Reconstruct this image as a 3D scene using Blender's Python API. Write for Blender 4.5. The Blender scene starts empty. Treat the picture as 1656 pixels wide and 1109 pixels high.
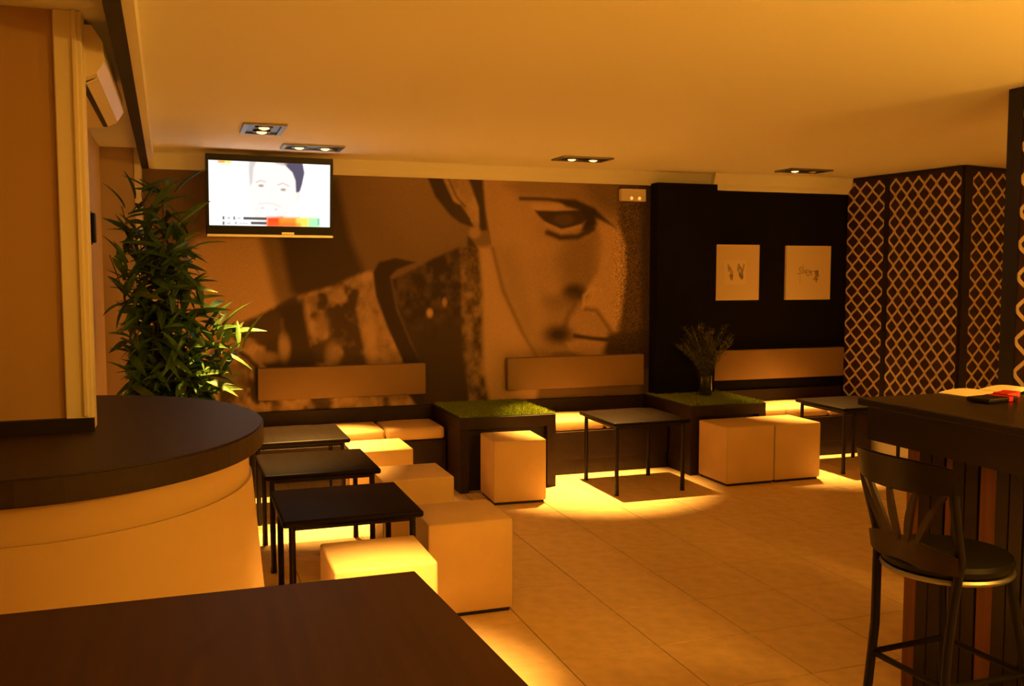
import bpy, bmesh, math, random
import numpy as np
from mathutils import Vector, Matrix
random.seed(7); np.random.seed(7)
S = bpy.context.scene
COL = S.collection

# ------------------------------------------------------------------ camera
F, CX, CY = 1530.0, 828.0, 554.5          # focal length and centre for a 1656x1109 frame
VX, VY = 295.0, 440.0                     # vanishing point of the depth direction
CAMH = 1.65
def _n(v): return v/np.linalg.norm(v)
_d = _n(np.array([(VX-CX)/F, -(VY-CY)/F, 1.0]))
_p = math.atan((CY-VY)/F)
_u = np.array([0, math.cos(_p), -math.sin(_p)]); _u = _n(_u-_d*_u.dot(_d))
_x = np.cross(_u, _d); _x = _n(_x if _x[0] > 0 else -_x)
RM = np.array([_x, _d, _u])               # camera (right, up, forward) -> world
CP = np.array([0, 0, CAMH])
def ray(u, v): return RM@np.array([(u-CX)/F, -(v-CY)/F, 1.0])
def onz(u, v, z=0.0):
    r = ray(u, v); return CP+r*((z-CAMH)/r[2])
def ony(u, v, y):
    r = ray(u, v); return CP+r*(y/r[1])
def onx(u, v, x):
    r = ray(u, v); return CP+r*(x/r[0])
def proj(P):
    c = (np.asarray(P)-CP)@RM
    return CX+F*c[..., 0]/c[..., 2], CY-F*c[..., 1]/c[..., 2]
cam = bpy.data.cameras.new('camera'); camo = bpy.data.objects.new('camera', cam); COL.objects.link(camo)
cam.sensor_width = 36; cam.lens = 36*F/1656; cam.clip_start = .05
cr, cu, cf = RM@np.array([1, 0, 0]), RM@np.array([0, 1, 0]), RM@np.array([0, 0, 1])
M = Matrix(((cr[0], cu[0], -cf[0], 0), (cr[1], cu[1], -cf[1], 0), (cr[2], cu[2], -cf[2], CAMH), (0, 0, 0, 1)))
camo.matrix_world = M
S.camera = camo

# ------------------------------------------------------------------ world, exposure, light levels
w = bpy.data.worlds.new('world'); S.world = w; w.use_nodes = True
w.node_tree.nodes['Background'].inputs[0].default_value = (.02, .01, .003, 1)
w.node_tree.nodes['Background'].inputs[1].default_value = 0.3
vs = S.view_settings
vs.view_transform = 'Standard'; vs.look = 'None'; vs.gamma = 1; vs.use_curve_mapping = False
vs.exposure = 0.0
WARM = (1.0, .47, .048)
SPOTC = (1.0, .51, .10)
SPOT_W = 1900.0         # recessed halogen spots
PEND_W = 34.0          # pendant globes out of view, two of them added as ambient fill
CEIL = 2.53
YB = 7.55

# ------------------------------------------------------------------ materials
MATS = {}
def mat(name, col, rough=.5, spec=.5, metal=0, noise=None, bump=None, emit=None, coat=0, alt=None, trans=0):
    if name in MATS: return MATS[name]
    m = bpy.data.materials.new(name); m.use_nodes = True
    nt = m.node_tree; b = nt.nodes['Principled BSDF']
    b.inputs['Base Color'].default_value = (*col, 1); b.inputs['Roughness'].default_value = rough
    b.inputs['Specular IOR Level'].default_value = spec; b.inputs['Metallic'].default_value = metal
    b.inputs['Coat Weight'].default_value = coat
    b.inputs['Transmission Weight'].default_value = trans
    tc = nt.nodes.new('ShaderNodeTexCoord')
    if noise:
        sc, amt = noise
        n = nt.nodes.new('ShaderNodeTexNoise'); n.inputs['Scale'].default_value = sc; n.inputs['Detail'].default_value = 5
        mp = nt.nodes.new('ShaderNodeMapping')
        if alt == 'grain': mp.inputs['Scale'].default_value = (1, .06, 1)
        if alt == 'grainz': mp.inputs['Scale'].default_value = (1, 1, .06)
        nt.links.new(tc.outputs['Object'], mp.inputs['Vector']); nt.links.new(mp.outputs['Vector'], n.inputs['Vector'])
        r = nt.nodes.new('ShaderNodeValToRGB'); e = r.color_ramp.elements
        e[0].position = .3; e[1].position = .7
        e[0].color = (*[c*(1-amt) for c in col], 1); e[1].color = (*[min(1, c*(1+amt)) for c in col], 1)
        nt.links.new(n.outputs['Fac'], r.inputs['Fac']); nt.links.new(r.outputs['Color'], b.inputs['Base Color'])
    if bump:
        sc, st = bump
        n2 = nt.nodes.new('ShaderNodeTexNoise'); n2.inputs['Scale'].default_value = sc; n2.inputs['Detail'].default_value = 3
        nt.links.new(tc.outputs['Object'], n2.inputs['Vector'])
        bp = nt.nodes.new('ShaderNodeBump'); bp.inputs['Strength'].default_value = st; bp.inputs['Distance'].default_value = .01
        nt.links.new(n2.outputs['Fac'], bp.inputs['Height']); nt.links.new(bp.outputs['Normal'], b.inputs['Normal'])
    if emit:
        b.inputs['Emission Color'].default_value = (*emit[0], 1); b.inputs['Emission Strength'].default_value = emit[1]
    MATS[name] = m; return m
mat('ceiling_paint', (.86, .84, .76), .8, .2, bump=(60, .05))
mat('wall_paint', (.74, .57, .38), .8, .2, noise=(3, .04), bump=(60, .06))
mat('trim_paint', (.80, .72, .58), .6, .3)
mat('pilaster_paint', (.50, .38, .27), .7, .25)
mat('black_wall', (.007, .006, .005), .8, .1, noise=(8, .15))
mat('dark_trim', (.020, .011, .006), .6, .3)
mat('tile', (.72, .51, .27), .42, .4, noise=(14, .10), bump=(30, .03))
mat('grout', (.30, .23, .16), .9, .1)
mat('leather', (.67, .455, .22), .5, .35, noise=(5, .05), bump=(140, .12))
mat('shaded_leather', (.25, .155, .07), .55, .3, noise=(5, .05), bump=(140, .12))  # cushion leather darkened, the shade on the backrests is put into the colour
mat('leather_seam', (.46, .36, .24), .6, .3)
mat('wenge', (.0055, .0026, .0012), .5, .10, noise=(40, .35), alt='grain')
mat('wenge_leg', (.008, .004, .002), .45, .25)
mat('bench_wood', (.020, .009, .004), .5, .25, noise=(30, .25), alt='grain')
mat('counter_top', (.026, .014, .008), .5, .3, noise=(60, .2), bump=(200, .03))
mat('counter_body', (.52, .36, .18), .55, .3, noise=(2.5, .03))
mat('fg_top', (.050, .020, .0072), .5, .2, noise=(45, .2), alt='grain')
mat('bar_wood', (.0075, .0036, .002), .3, .3, noise=(30, .3), alt='grain')
mat('bar_brown', (.14, .05, .016), .5, .35, noise=(40, .25), alt='grainz')
mat('black_plastic', (.006, .006, .006), .35, .25)
mat('grey_metal', (.28, .27, .26), .45, .5, metal=1)
mat('black_metal', (.005, .0045, .004), .35, .35, metal=0)
mat('chair_black', (.004, .0035, .003), .45, .18)
mat('chair_wood', (.006, .003, .0014), .45, .2, noise=(30, .3), alt='grain')
mat('silver', (.75, .74, .72), .3, .5, metal=1)
mat('ac_plastic', (.82, .72, .56), .45, .4)
mat('turf', (.25, .30, .02), .8, .1, noise=(60, .4))
mat('turf_base', (.07, .11, .015), .9, .1)
mat('leaf', (.055, .13, .02), .45, .4, noise=(9, .45))
mat('leaf_pale', (.085, .125, .025), .5, .35, noise=(9, .35))
mat('stem', (.10, .08, .03), .7, .2)
mat('fern', (.20, .20, .05), .6, .25, noise=(20, .35))
mat('soil', (.03, .018, .010), .95, .1, bump=(40, .5))
mat('pot', (.05, .025, .014), .5, .4)
mat('glass', (.20, .20, .18), .05, .5, trans=.85)
mat('canvas', (.85, .70, .52), .75, .2)
mat('lattice_base', (.040, .017, .009), .6, .3, noise=(10, .2))
mat('lattice_line', (.72, .58, .40), .6, .3)
mat('post_black', (.012, .008, .005), .45, .35)
mat('paper', (.85, .76, .58), .6, .3)
mat('red', (.55, .012, .010), .35, .5)
mat('bulb', (.9, .8, .6), .3, .5, emit=((1, .66, .3), 2.0))
mat('bulb_off', (.55, .48, .38), .25, .5)
mat('globe', (.9, .8, .6), .4, .5, emit=(WARM, 3.0))
mat('led', (.9, .5, .2), .4, .5, emit=((1, .33, .06), 1.6))

def vcol_mat(name, emission=None, rough=.7, grain=None):
    m = bpy.data.materials.new(name); m.use_nodes = True; nt = m.node_tree; b = nt.nodes['Principled BSDF']
    a = nt.nodes.new('ShaderNodeAttribute'); a.attribute_name = 'print'
    b.inputs['Roughness'].default_value = rough; b.inputs['Specular IOR Level'].default_value = .2
    src = a.outputs['Color']
    if grain:
        tc = nt.nodes.new('ShaderNodeTexCoord')
        n = nt.nodes.new('ShaderNodeTexNoise'); n.inputs['Scale'].default_value = grain; n.inputs['Detail'].default_value = 4
        nt.links.new(tc.outputs['Object'], n.inputs['Vector'])
        mr = nt.nodes.new('ShaderNodeMapRange'); mr.inputs['From Min'].default_value = .32; mr.inputs['From Max'].default_value = .68
        mr.inputs['To Min'].default_value = .6; mr.inputs['To Max'].default_value = 1.4
        nt.links.new(n.outputs['Fac'], mr.inputs['Value'])
        mx = nt.nodes.new('ShaderNodeMix'); mx.data_type = 'RGBA'; mx.blend_type = 'MULTIPLY'; mx.inputs['Factor'].default_value = .3
        nt.links.new(src, mx.inputs['A']); nt.links.new(mr.outputs['Result'], mx.inputs['B'])
        src = mx.outputs['Result']
    if emission:
        b.inputs['Base Color'].default_value = (.01, .01, .01, 1)
        nt.links.new(src, b.inputs['Emission Color']); b.inputs['Emission Strength'].default_value = emission
    else: nt.links.new(src, b.inputs['Base Color'])
    return m

# ------------------------------------------------------------------ helpers
def props(o, label=None, cat=None, group=None, kind=None):
    if label: o['label'] = label
    if cat: o['category'] = cat
    if group: o['group'] = group
    if kind: o['kind'] = kind
    return o
def thing(name, label, cat, loc=(0, 0, 0), rz=0, group=None):
    o = bpy.data.objects.new(name, None); COL.objects.link(o); o.empty_display_size = .1
    o.location = loc; o.rotation_euler = (0, 0, rz); return props(o, label, cat, group)
def obj(name, bm, m, parent=None, smooth=False, loc=None):
    me = bpy.data.meshes.new(name); bm.normal_update(); bm.to_mesh(me); bm.free()
    me.materials.append(MATS[m] if isinstance(m, str) else m)
    if smooth:
        for p in me.polygons: p.use_smooth = True
        try: me.set_sharp_from_angle(angle=math.radians(40))
        except Exception: pass
    o = bpy.data.objects.new(name, me); COL.objects.link(o)
    if parent: o.parent = parent
    if loc: o.location = loc
    return o
def shared(name, src, parent, loc=(0, 0, 0), rot=(0, 0, 0), sc=(1, 1, 1)):
    o = bpy.data.objects.new(name, src.data if hasattr(src, 'data') else src); COL.objects.link(o)
    o.parent = parent; o.location = loc; o.rotation_euler = rot; o.scale = sc; return o
def copy_tree(o, parent=None):
    c = o.copy(); COL.objects.link(c); c.parent = parent
    for ch in o.children: copy_tree(ch, c)
    return c
def NB(): return bmesh.new()
def box(bm, x0, x1, y0, y1, z0, z1, r=0, seg=2):
    res = bmesh.ops.create_cube(bm, size=1)
    vs_ = res['verts']
    for v in vs_:
        v.co = Vector((x0+(v.co.x+.5)*(x1-x0), y0+(v.co.y+.5)*(y1-y0), z0+(v.co.z+.5)*(z1-z0)))
    if r:
        es = list({e for v in vs_ for e in v.link_edges})
        bmesh.ops.bevel(bm, geom=es, offset=r, segments=seg, affect='EDGES', profile=.5)
    return bm
def bx(*a, **k): return box(NB(), *a, **k)
def cyl(bm, c, r, z0, z1, n=16, r2=None):
    r2 = r if r2 is None else r2
    a = [bm.verts.new((c[0]+r*math.cos(2*math.pi*i/n), c[1]+r*math.sin(2*math.pi*i/n), z0)) for i in range(n)]
    b = [bm.verts.new((c[0]+r2*math.cos(2*math.pi*i/n), c[1]+r2*math.sin(2*math.pi*i/n), z1)) for i in range(n)]
    for i in range(n): bm.faces.new((a[i], a[(i+1) % n], b[(i+1) % n], b[i]))
    bm.faces.new(list(reversed(a))); bm.faces.new(b); return bm
def tube(bm, pts, r, n=8, radii=None):
    pts = [Vector(p) for p in pts]; rings = []
    for i, p in enumerate(pts):
        t = (pts[min(i+1, len(pts)-1)]-pts[max(i-1, 0)]).normalized()
        a = t.cross(Vector((0, 0, 1)) if abs(t.z) < .9 else Vector((1, 0, 0))).normalized(); b = t.cross(a)
        rr = radii[i] if radii else r
        rings.append([bm.verts.new(p+a*rr*math.cos(2*math.pi*k/n)+b*rr*math.sin(2*math.pi*k/n)) for k in range(n)])
    for i in range(len(rings)-1):
        for k in range(n): bm.faces.new((rings[i][k], rings[i][(k+1) % n], rings[i+1][(k+1) % n], rings[i+1][k]))
    bm.faces.new(list(reversed(rings[0]))); bm.faces.new(rings[-1]); return bm
def lathe(bm, prof, c=(0, 0), n=24):
    rings = [[bm.verts.new((c[0]+r*math.cos(2*math.pi*k/n), c[1]+r*math.sin(2*math.pi*k/n), z)) for k in range(n)] for r, z in prof]
    for i in range(len(rings)-1):
        for k in range(n): bm.faces.new((rings[i][k], rings[i][(k+1) % n], rings[i+1][(k+1) % n], rings[i+1][k]))
    bm.faces.new(list(reversed(rings[0]))); bm.faces.new(rings[-1]); return bm
def prism(bm, pts, z0, z1):
    a = [bm.verts.new((x, y, z0)) for x, y in pts]; b = [bm.verts.new((x, y, z1)) for x, y in pts]
    n = len(pts)
    for i in range(n): bm.faces.new((a[i], a[(i+1) % n], b[(i+1) % n], b[i]))
    bm.faces.new(list(reversed(a))); bm.faces.new(b)
    bmesh.ops.recalc_face_normals(bm, faces=bm.faces[:]); return bm
def loft(bm, lo, hi, z0, z1):
    a = [bm.verts.new((x, y, z0)) for x, y in lo]; b = [bm.verts.new((x, y, z1)) for x, y in hi]; n = len(lo)
    for i in range(n): bm.faces.new((a[i], a[(i+1) % n], b[(i+1) % n], b[i]))
    bm.faces.new(list(reversed(a))); bm.faces.new(b)
    bmesh.ops.recalc_face_normals(bm, faces=bm.faces[:]); return bm
def struct(name, bm, m, parent=None, label=None):
    o = obj(name, bm, m, parent)
    if not parent: props(o, label, None, None, 'structure')
    return o
def light(name, kind, loc, power, parent=None, col=WARM, **k):
    l = bpy.data.lights.new(name, kind); l.energy = power; l.color = col
    for a, b in k.items(): setattr(l, a, b)
    o = bpy.data.objects.new(name, l); COL.objects.link(o); o.location = loc
    if parent: o.parent = parent
    return o

# ------------------------------------------------------------------ the room
XL, XR, YF = -2.2, 7.2, -2.6
floor = struct('floor', bx(XL, XR, YF, YB+.1, -.12, -.004), 'grout', label='pale stone tiled floor with thin dark joints')
TP, TX0, TY0 = .465, 1.485, 3.64
tile0 = bx(.0025, TP-.0025, .0025, TP-.0025, -.008, 0, r=.0015, seg=1)
tm = bpy.data.meshes.new('tile'); tile0.to_mesh(tm); tile0.free(); tm.materials.append(MATS['tile'])
rest = NB(); nt_ = 0
for ix in range(-8, 13):
    for iy in range(-14, 9):
        x, y = TX0+ix*TP, TY0+iy*TP
        if x+TP > XR or y > YB: continue
        if -2 <= ix <= 10 and -5 <= iy <= 7:
            o = shared('tile', tm, floor, (x, y, 0)); nt_ += 1
        else: box(rest, x+.0025, x+TP-.0025, y+.0025, min(y+TP, YB)-.0025, -.008, 0)
props(obj('tile_field', rest, 'tile', floor), kind='stuff')
EDGE = [(-.215, 7.56), (-.145, 2.9), (-.06, YF)]          # left edge of the lowered ceiling
struct('ceiling', bx(XL, XR, YF, YB+.1, CEIL, CEIL+.12), 'ceiling_paint', label='smooth warm white plaster ceiling')
struct('wall_back', bx(XL, XR, YB, YB+.12, 0, CEIL), 'wall_paint')
struct('wall_right', bx(XR-.02, XR+.1, YF, YB, 0, CEIL), 'wall_paint')
struct('wall_front', bx(XL, XR, YF-.1, YF, 0, CEIL), 'wall_paint')
struct('wall_outer', bx(XL-.1, XL, YF, YB, 0, CEIL), 'wall_paint')
struct('wall_left', bx(-.66, -.53, 3.66, YB, 0, CEIL), 'wall_paint', label='cream painted side wall behind the tall plant')
struct('trim_1', bx(-.53, -.305, 7.3, YB, 0, CEIL), 'pilaster_paint', label='brown painted pilaster in the corner beside the mural')
struct('trim_2', bx(-.305, -.262, 7.285, YB, 0, CEIL), 'trim_paint', label='narrow pale edge strip of the corner pilaster')
def strip(name, pts, w0, w1, z0, z1, m, label):
    bm = NB(); L = [(x+w0, y) for x, y in pts]; Rr = [(x+w1, y) for x, y in pts]
    return struct(name, prism(bm, L+Rr[::-1], z0, z1), m, label=label)
strip('trim_3', EDGE, 0, .035, 2.415, CEIL, 'ceiling_paint', 'white edge moulding along the left side of the ceiling')
strip('trim_4', EDGE, -.05, -.001, 2.41, CEIL, 'dark_trim', 'dark brown strip along the left edge of the ceiling')  # solid dark brown strip beside the moulding
def crown(name, x0, x1, zb, pr, label):
    bm = NB(); prof = [(0, zb), (-pr*.35, zb), (-pr*.45, zb+.02), (-pr*.7, zb+.05), (-pr, CEIL-.012), (-pr, CEIL), (0, CEIL)]
    a = [bm.verts.new((x0, YB+dy, z)) for dy, z in prof]; b = [bm.verts.new((x1, YB+dy, z)) for dy, z in prof]
    for i in range(len(prof)): bm.faces.new((a[i], a[(i+1) % 7], b[(i+1) % 7], b[i]))
    bm.faces.new(a); bm.faces.new(b[::-1]); bmesh.ops.recalc_face_normals(bm, faces=bm.faces[:])
    return struct(name, bm, 'ceiling_paint', label=label)
crown('trim_5', -.26, 4.5, 2.41, .05, 'plain crown moulding above the mural')
crown('trim_6', 4.5, 6.15, 2.385, .12, 'deeper crown moulding above the two small pictures')
struct('trim_7', bx(3.91, 4.5, 7.40, YB, .0, 2.425), 'black_wall', label='flat black column between mural and pictures')
struct('trim_8', bx(4.5, 6.15, 7.535, YB, .0, 2.39), 'black_wall', label='matt black wall section carrying the two small pictures')
struct('trim_9', bx(-.262, 3.91, 7.535, YB, .0, .566), 'dark_trim', label='dark board along the wall under the mural')
# partition standing on the bar counter
mat('bar_wall_paint', (.45, .29, .14), .7, .2, bump=(60, .05))
pt = struct('wall_bar', bx(XL, -.385, 3.58, 3.66, 1.1, CEIL), 'bar_wall_paint', label='cream partition standing on the round ended bar counter')
obj('edge_board', bx(-.392, -.303, 3.562, 3.675, 1.1, CEIL, r=.004, seg=1), 'trim_paint', pt)
obj('edge_bead', bx(-.335, -.318, 3.552, 3.566, 1.15, CEIL, r=.004, seg=2), 'trim_paint', pt)
obj('plinth', bx(XL, -.302, 3.548, 3.58, 1.1, 1.146), 'post_black', pt)

# ------------------------------------------------------------------ the mural (flat print on the back wall)
def smooth01(x): x = np.clip(x, 0, 1); return x*x*(3-2*x)
def vnoise(x, y, seed=0):
    xi, yi = np.floor(x).astype(int), np.floor(y).astype(int); fx, fy = x-xi, y-yi
    fx, fy = fx*fx*(3-2*fx), fy*fy*(3-2*fy)
    def h(a, b):
        n = (a*374761393+b*668265263+seed*144665) & 0x7fffffff
        n = ((n ^ (n >> 13))*1274126177) & 0x7fffffff
        return ((n ^ (n >> 16)) & 0xffff)/65535.0
    return (h(xi, yi)*(1-fx)+h(xi+1, yi)*fx)*(1-fy)+(h(xi, yi+1)*(1-fx)+h(xi+1, yi+1)*fx)*fy
def fbm(x, y, s=0): return (vnoise(x, y, s)+.5*vnoise(2*x, 2*y, s+1)+.25*vnoise(4*x, 4*y, s+2))/1.75
def segd(U, V, pts, closed):
    D = np.full(U.shape, 1e9); n = len(pts)
    for i in range(n if closed else n-1):
        (ax, ay), (bx_, by) = pts[i], pts[(i+1) % n]
        dx, dy = bx_-ax, by-ay; L = dx*dx+dy*dy+1e-9
        t = np.clip(((U-ax)*dx+(V-ay)*dy)/L, 0, 1)
        D = np.minimum(D, np.hypot(U-ax-t*dx, V-ay-t*dy))
    return D
def inside(U, V, pts):
    c = np.zeros(U.shape, bool); n = len(pts)
    for i in range(n):
        (ax, ay), (bx_, by) = pts[i], pts[(i+1) % n]
        cond = ((ay > V) != (by > V))
        with np.errstate(divide='ignore', invalid='ignore'):
            c ^= cond & (U < (bx_-ax)*(V-ay)/((by-ay) if by != ay else 1e-9)+ax)
    return c
class Paint:
    def __init__(s, U, V, base): s.U, s.V = U, V; s.c = np.zeros(U.shape+(3,)); s.c[:] = base
    def mix(s, m, col, a=1):
        m = (m*a)[..., None]; s.c = s.c*(1-m)+np.asarray(col)*m if np.ndim(col) < 2 else s.c*(1-m)+col*m
    def poly(s, pts, col, soft=4, a=1):
        d = segd(s.U, s.V, pts, True); d = np.where(inside(s.U, s.V, pts), d, -d)
        m = smooth01(.5+d/(2*soft)); s.mix(m, col, a); return m
    def line(s, pts, w_, col, soft=2, a=1):
        d = segd(s.U, s.V, pts, False); s.mix(smooth01(.5+(w_/2-d)/(2*soft)), col, a)
    def ell(s, cx, cy, rx, ry, col, soft=.4, a=1):
        d = np.hypot((s.U-cx)/rx, (s.V-cy)/ry); s.mix(smooth01((1+soft-d)/(2*soft)), col, a)
def grid_obj(name, nx, ny, fn_pos, col, m, parent=None):
    P = fn_pos.reshape(-1, 3); idx = np.arange(nx*ny).reshape(ny, nx)
    q = np.stack([idx[:-1, :-1], idx[:-1, 1:], idx[1:, 1:], idx[1:, :-1]], -1).reshape(-1, 4)
    me = bpy.data.meshes.new(name); me.from_pydata(P.tolist(), [], q.tolist())
    ca = me.color_attributes.new('print', 'FLOAT_COLOR', 'POINT')
    ca.data.foreach_set('color', np.concatenate([col.reshape(-1, 3), np.ones((nx*ny, 1))], 1).astype(np.float32).ravel())
    me.materials.append(m); o = bpy.data.objects.new(name, me); COL.objects.link(o)
    if parent: o.parent = parent
    return o
def tone(v):                       # sepia print scale
    v = np.asarray(v, float); dk = np.array([.018, .010, .005]); lt = np.array([1.0, .66, .40])
    return dk+(lt-dk)*(v[..., None] if v.ndim else v)
MX0, MX1, MZ0, MZ1 = -.262, 3.91, .566, 2.42
nx, ny = 640, 285
gx, gz = np.meshgrid(np.linspace(MX0, MX1, nx), np.linspace(MZ0, MZ1, ny))
PW = np.stack([gx, np.full_like(gx, YB-.013), gz], -1)
U, V = proj(PW)
p = Paint(U, V, tone(.26))
p.c = tone(.17+.10*smooth01((U-520)/160)*smooth01((470-V)/200)+.03*fbm(U/60, V/60))
p.poly([(225, 268), (340, 268), (338, 370), (300, 430), (225, 430)], tone(.17), 22)
p.poly([(318, 385), (425, 372), (446, 470), (462, 515), (400, 560), (330, 600), (228, 660), (225, 440), (290, 430)], tone(.62), 16)
p.poly([(418, 372), (470, 372), (480, 480), (500, 498), (462, 520), (446, 470)], tone(.22), 12)
p.poly([(445, 290), (545, 290), (566, 385), (588, 436), (575, 462), (500, 500), (470, 470), (452, 380)], tone(.055), 9)
bl = fbm(U/26, V/30, 5); bl2 = fbm(U/11, V/14, 9)
tex = tone(np.clip(.05+.75*smooth01((bl-.42)/.3)*(.35+.65*bl2), 0, .62))
m = p.poly([(360, 536), (430, 505), (470, 482), (540, 462), (588, 440), (612, 436), (640, 520), (672, 600), (690, 680), (330, 690), (300, 640), (330, 590)], tone(.10), 5)
p.mix(m, tex, .8)
p.poly([(585, 458), (604, 446), (625, 505), (640, 550), (660, 592), (668, 640), (600, 640), (588, 560), (576, 500)], tone(np.clip(.30+.35*(bl2-.3), .1, .6)), 5)
p.poly([(452, 500), (490, 484), (498, 530), (512, 592), (470, 600), (462, 560)], tone(.04), 7)
p.poly([(395, 520), (450, 505), (455, 540), (420, 558)], tone(.08), 6)
p.line([(380, 565), (400, 578), (414, 592), (416, 650)], 9, tone(.05), 4)
for cx_, cy_, rx, ry, v in [(460, 562, 9, 20, .5), (430, 578, 20, 9, .42), (398, 552, 14, 6, .38), (520, 528, 12, 20, .34), (538, 575, 12, 22, .34), (370, 605, 24, 20, .24), (385, 560, 10, 7, .4), (506, 484, 10, 6, .26), (600, 545, 9, 34, .5)]:
    p.ell(cx_, cy_, rx, ry, tone(v), .6, .85)
p.poly([(603, 440), (613, 424), (640, 417), (672, 424), (642, 436), (631, 447), (641, 500), (664, 556), (690, 602), (700, 690), (662, 640), (650, 580), (626, 528), (608, 478)], tone(.03), 3)
p.poly([(634, 452), (664, 438), (700, 418), (742, 400), (752, 425), (748, 500), (752, 580), (768, 690), (690, 690), (684, 600), (655, 530), (640, 490)], tone(np.clip(.045+.20*(bl2-.45)*smooth01((560-V)/90), .03, .3)), 4)
p.ell(695, 506, 5, 7, tone(.55), .6); p.ell(719, 489, 4, 7, tone(.40), .6)
p.poly([(744, 402), (776, 396), (784, 470), (779, 560), (800, 690), (764, 690), (748, 560)], tone(np.clip(.12+.45*(bl2-.35), .05, .5)), 4)
p.poly([(774, 400), (797, 398), (812, 470), (846, 540), (878, 585), (860, 690), (800, 690), (782, 600), (780, 470)], tone(.52), 6)
p.poly([(690, 284), (722, 284), (735, 322), (762, 350), (766, 368), (744, 360), (728, 348), (704, 318)], tone(.04), 3)
p.poly([(714, 284), (780, 284), (780, 350), (772, 372), (756, 350), (734, 326)], tone(np.clip(.40+.3*(bl2-.5), .2, .6)), 3)
p.poly([(732, 326), (746, 332), (760, 354), (758, 362), (738, 352)], tone(.05), 3)
p.line([(726, 290), (738, 318), (752, 334)], 3, tone(.16), 2)
p.poly([(756, 284), (780, 284), (784, 340), (788, 372), (776, 374), (774, 335)], tone(.05), 3)
p.ell(768, 376, 9, 9, tone(.42), .5); p.poly([(756, 382), (764, 388), (772, 402), (756, 398)], tone(.05), 3)
face = [(782, 284), (1060, 284), (1060, 600), (868, 600), (866, 572), (845, 536), (815, 470), (796, 400), (786, 340)]
p.poly(face, tone(np.clip(.47+.10*(fbm(U/50, V/50, 3)-.5), 0, 1)), 2)
p.line([(797, 402), (815, 470), (845, 536), (868, 576)], 5, tone(.16), 4, .85)
p.poly([(800, 400), (830, 400), (870, 520), (900, 590), (868, 600), (845, 536), (815, 470)], tone(.36), 18, .7)
p.poly([(850, 284), (1060, 284), (1060, 360), (996, 360), (950, 332), (900, 318), (842, 318), (818, 300)], tone(.30), 12, .85)
p.poly([(930, 284), (1060, 284), (1060, 340), (985, 345), (955, 322)], tone(.17), 14, .8)
p.poly([(1000, 300), (1060, 290), (1060, 545), (996, 548), (1006, 500), (1012, 450), (1012, 400), (1000, 360)], tone(.10), 6, .95)
p.poly([(918, 385), (966, 375), (966, 450), (950, 480), (912, 470), (900, 420)], tone(.27), 20, .9)
p.poly([(875, 470), (940, 500), (915, 560), (880, 560)], tone(.33), 18, .8)
p.poly([(966, 345), (992, 362), (1008, 395), (1009, 440), (1003, 500), (994, 540), (978, 530), (955, 505), (944, 490), (948, 468), (968, 440), (974, 395)], tone(.60), 6)
p.poly([(858, 330), (900, 329), (940, 335), (946, 343), (900, 345), (864, 343)], tone(.58), 3)
p.line([(842, 321), (885, 322), (922, 327)], 6, tone(.07), 3)
p.poly([(900, 322), (930, 322), (962, 336), (996, 368), (970, 356), (940, 342), (915, 334)], tone(.04), 4)
p.poly([(864, 340), (900, 341), (944, 339), (952, 352), (936, 366), (908, 370), (884, 361), (872, 350)], tone(.045), 2.5)
p.ell(912, 355, 16, 9, tone(.10), .4)
p.poly([(934, 330), (962, 342), (966, 362), (952, 378), (940, 372), (946, 354)], tone(.025), 5)
p.line([(882, 362), (908, 375), (938, 366)], 6, tone(.52), 2.5)
p.line([(886, 376), (906, 384), (934, 383), (958, 370)], 9, tone(.05), 4)
p.ell(929, 474, 19, 15, tone(.05), .6); p.ell(908, 488, 26, 12, tone(.22), .8, .7)
p.line([(944, 496), (945, 478), (956, 467), (974, 469)], 5, tone(.66), 3, .8)
p.line([(948, 500), (964, 502), (977, 520), (990, 538)], 7, tone(.14), 5, .8)
p.poly([(920, 512), (950, 503), (968, 512), (982, 540), (960, 546), (935, 543), (920, 532)], tone(.45), 4)
p.line([(930, 492), (920, 508), (912, 530)], 8, tone(.16), 6, .8)
p.ell(903, 541, 22, 14, tone(.03), .8)
p.line([(930, 543), (955, 547), (980, 549), (1003, 546)], 7, tone(.04), 3)
p.poly([(916, 554), (945, 550), (975, 555), (988, 564), (960, 576), (922, 572)], tone(.50), 4)
p.poly([(984, 540), (1060, 530), (1060, 600), (1000, 600), (975, 570)], tone(.05), 7)
p.ell(912, 574, 24, 6, tone(.2), .6, .7)
gr = np.random.rand(*U.shape)
spk = smooth01((U-800)/150)*inside(U, V, face)
p.c *= (1+(gr-.5)*(.3+1.5*smooth01((U-985)/25)*inside(U, V, face))*1.0*spk)[..., None]
p.poly([(1036, 284), (1060, 284), (1060, 640), (1036, 640)], tone(.03), 6, .7)
p.c = np.clip(p.c, .004, .85)
mural = grid_obj('wall_mural', nx, ny, PW, p.c, vcol_mat('mural_print', rough=.6, grain=170))
props(mural, 'sepia photo mural of a large statue face covering the back wall', 'mural')

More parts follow.
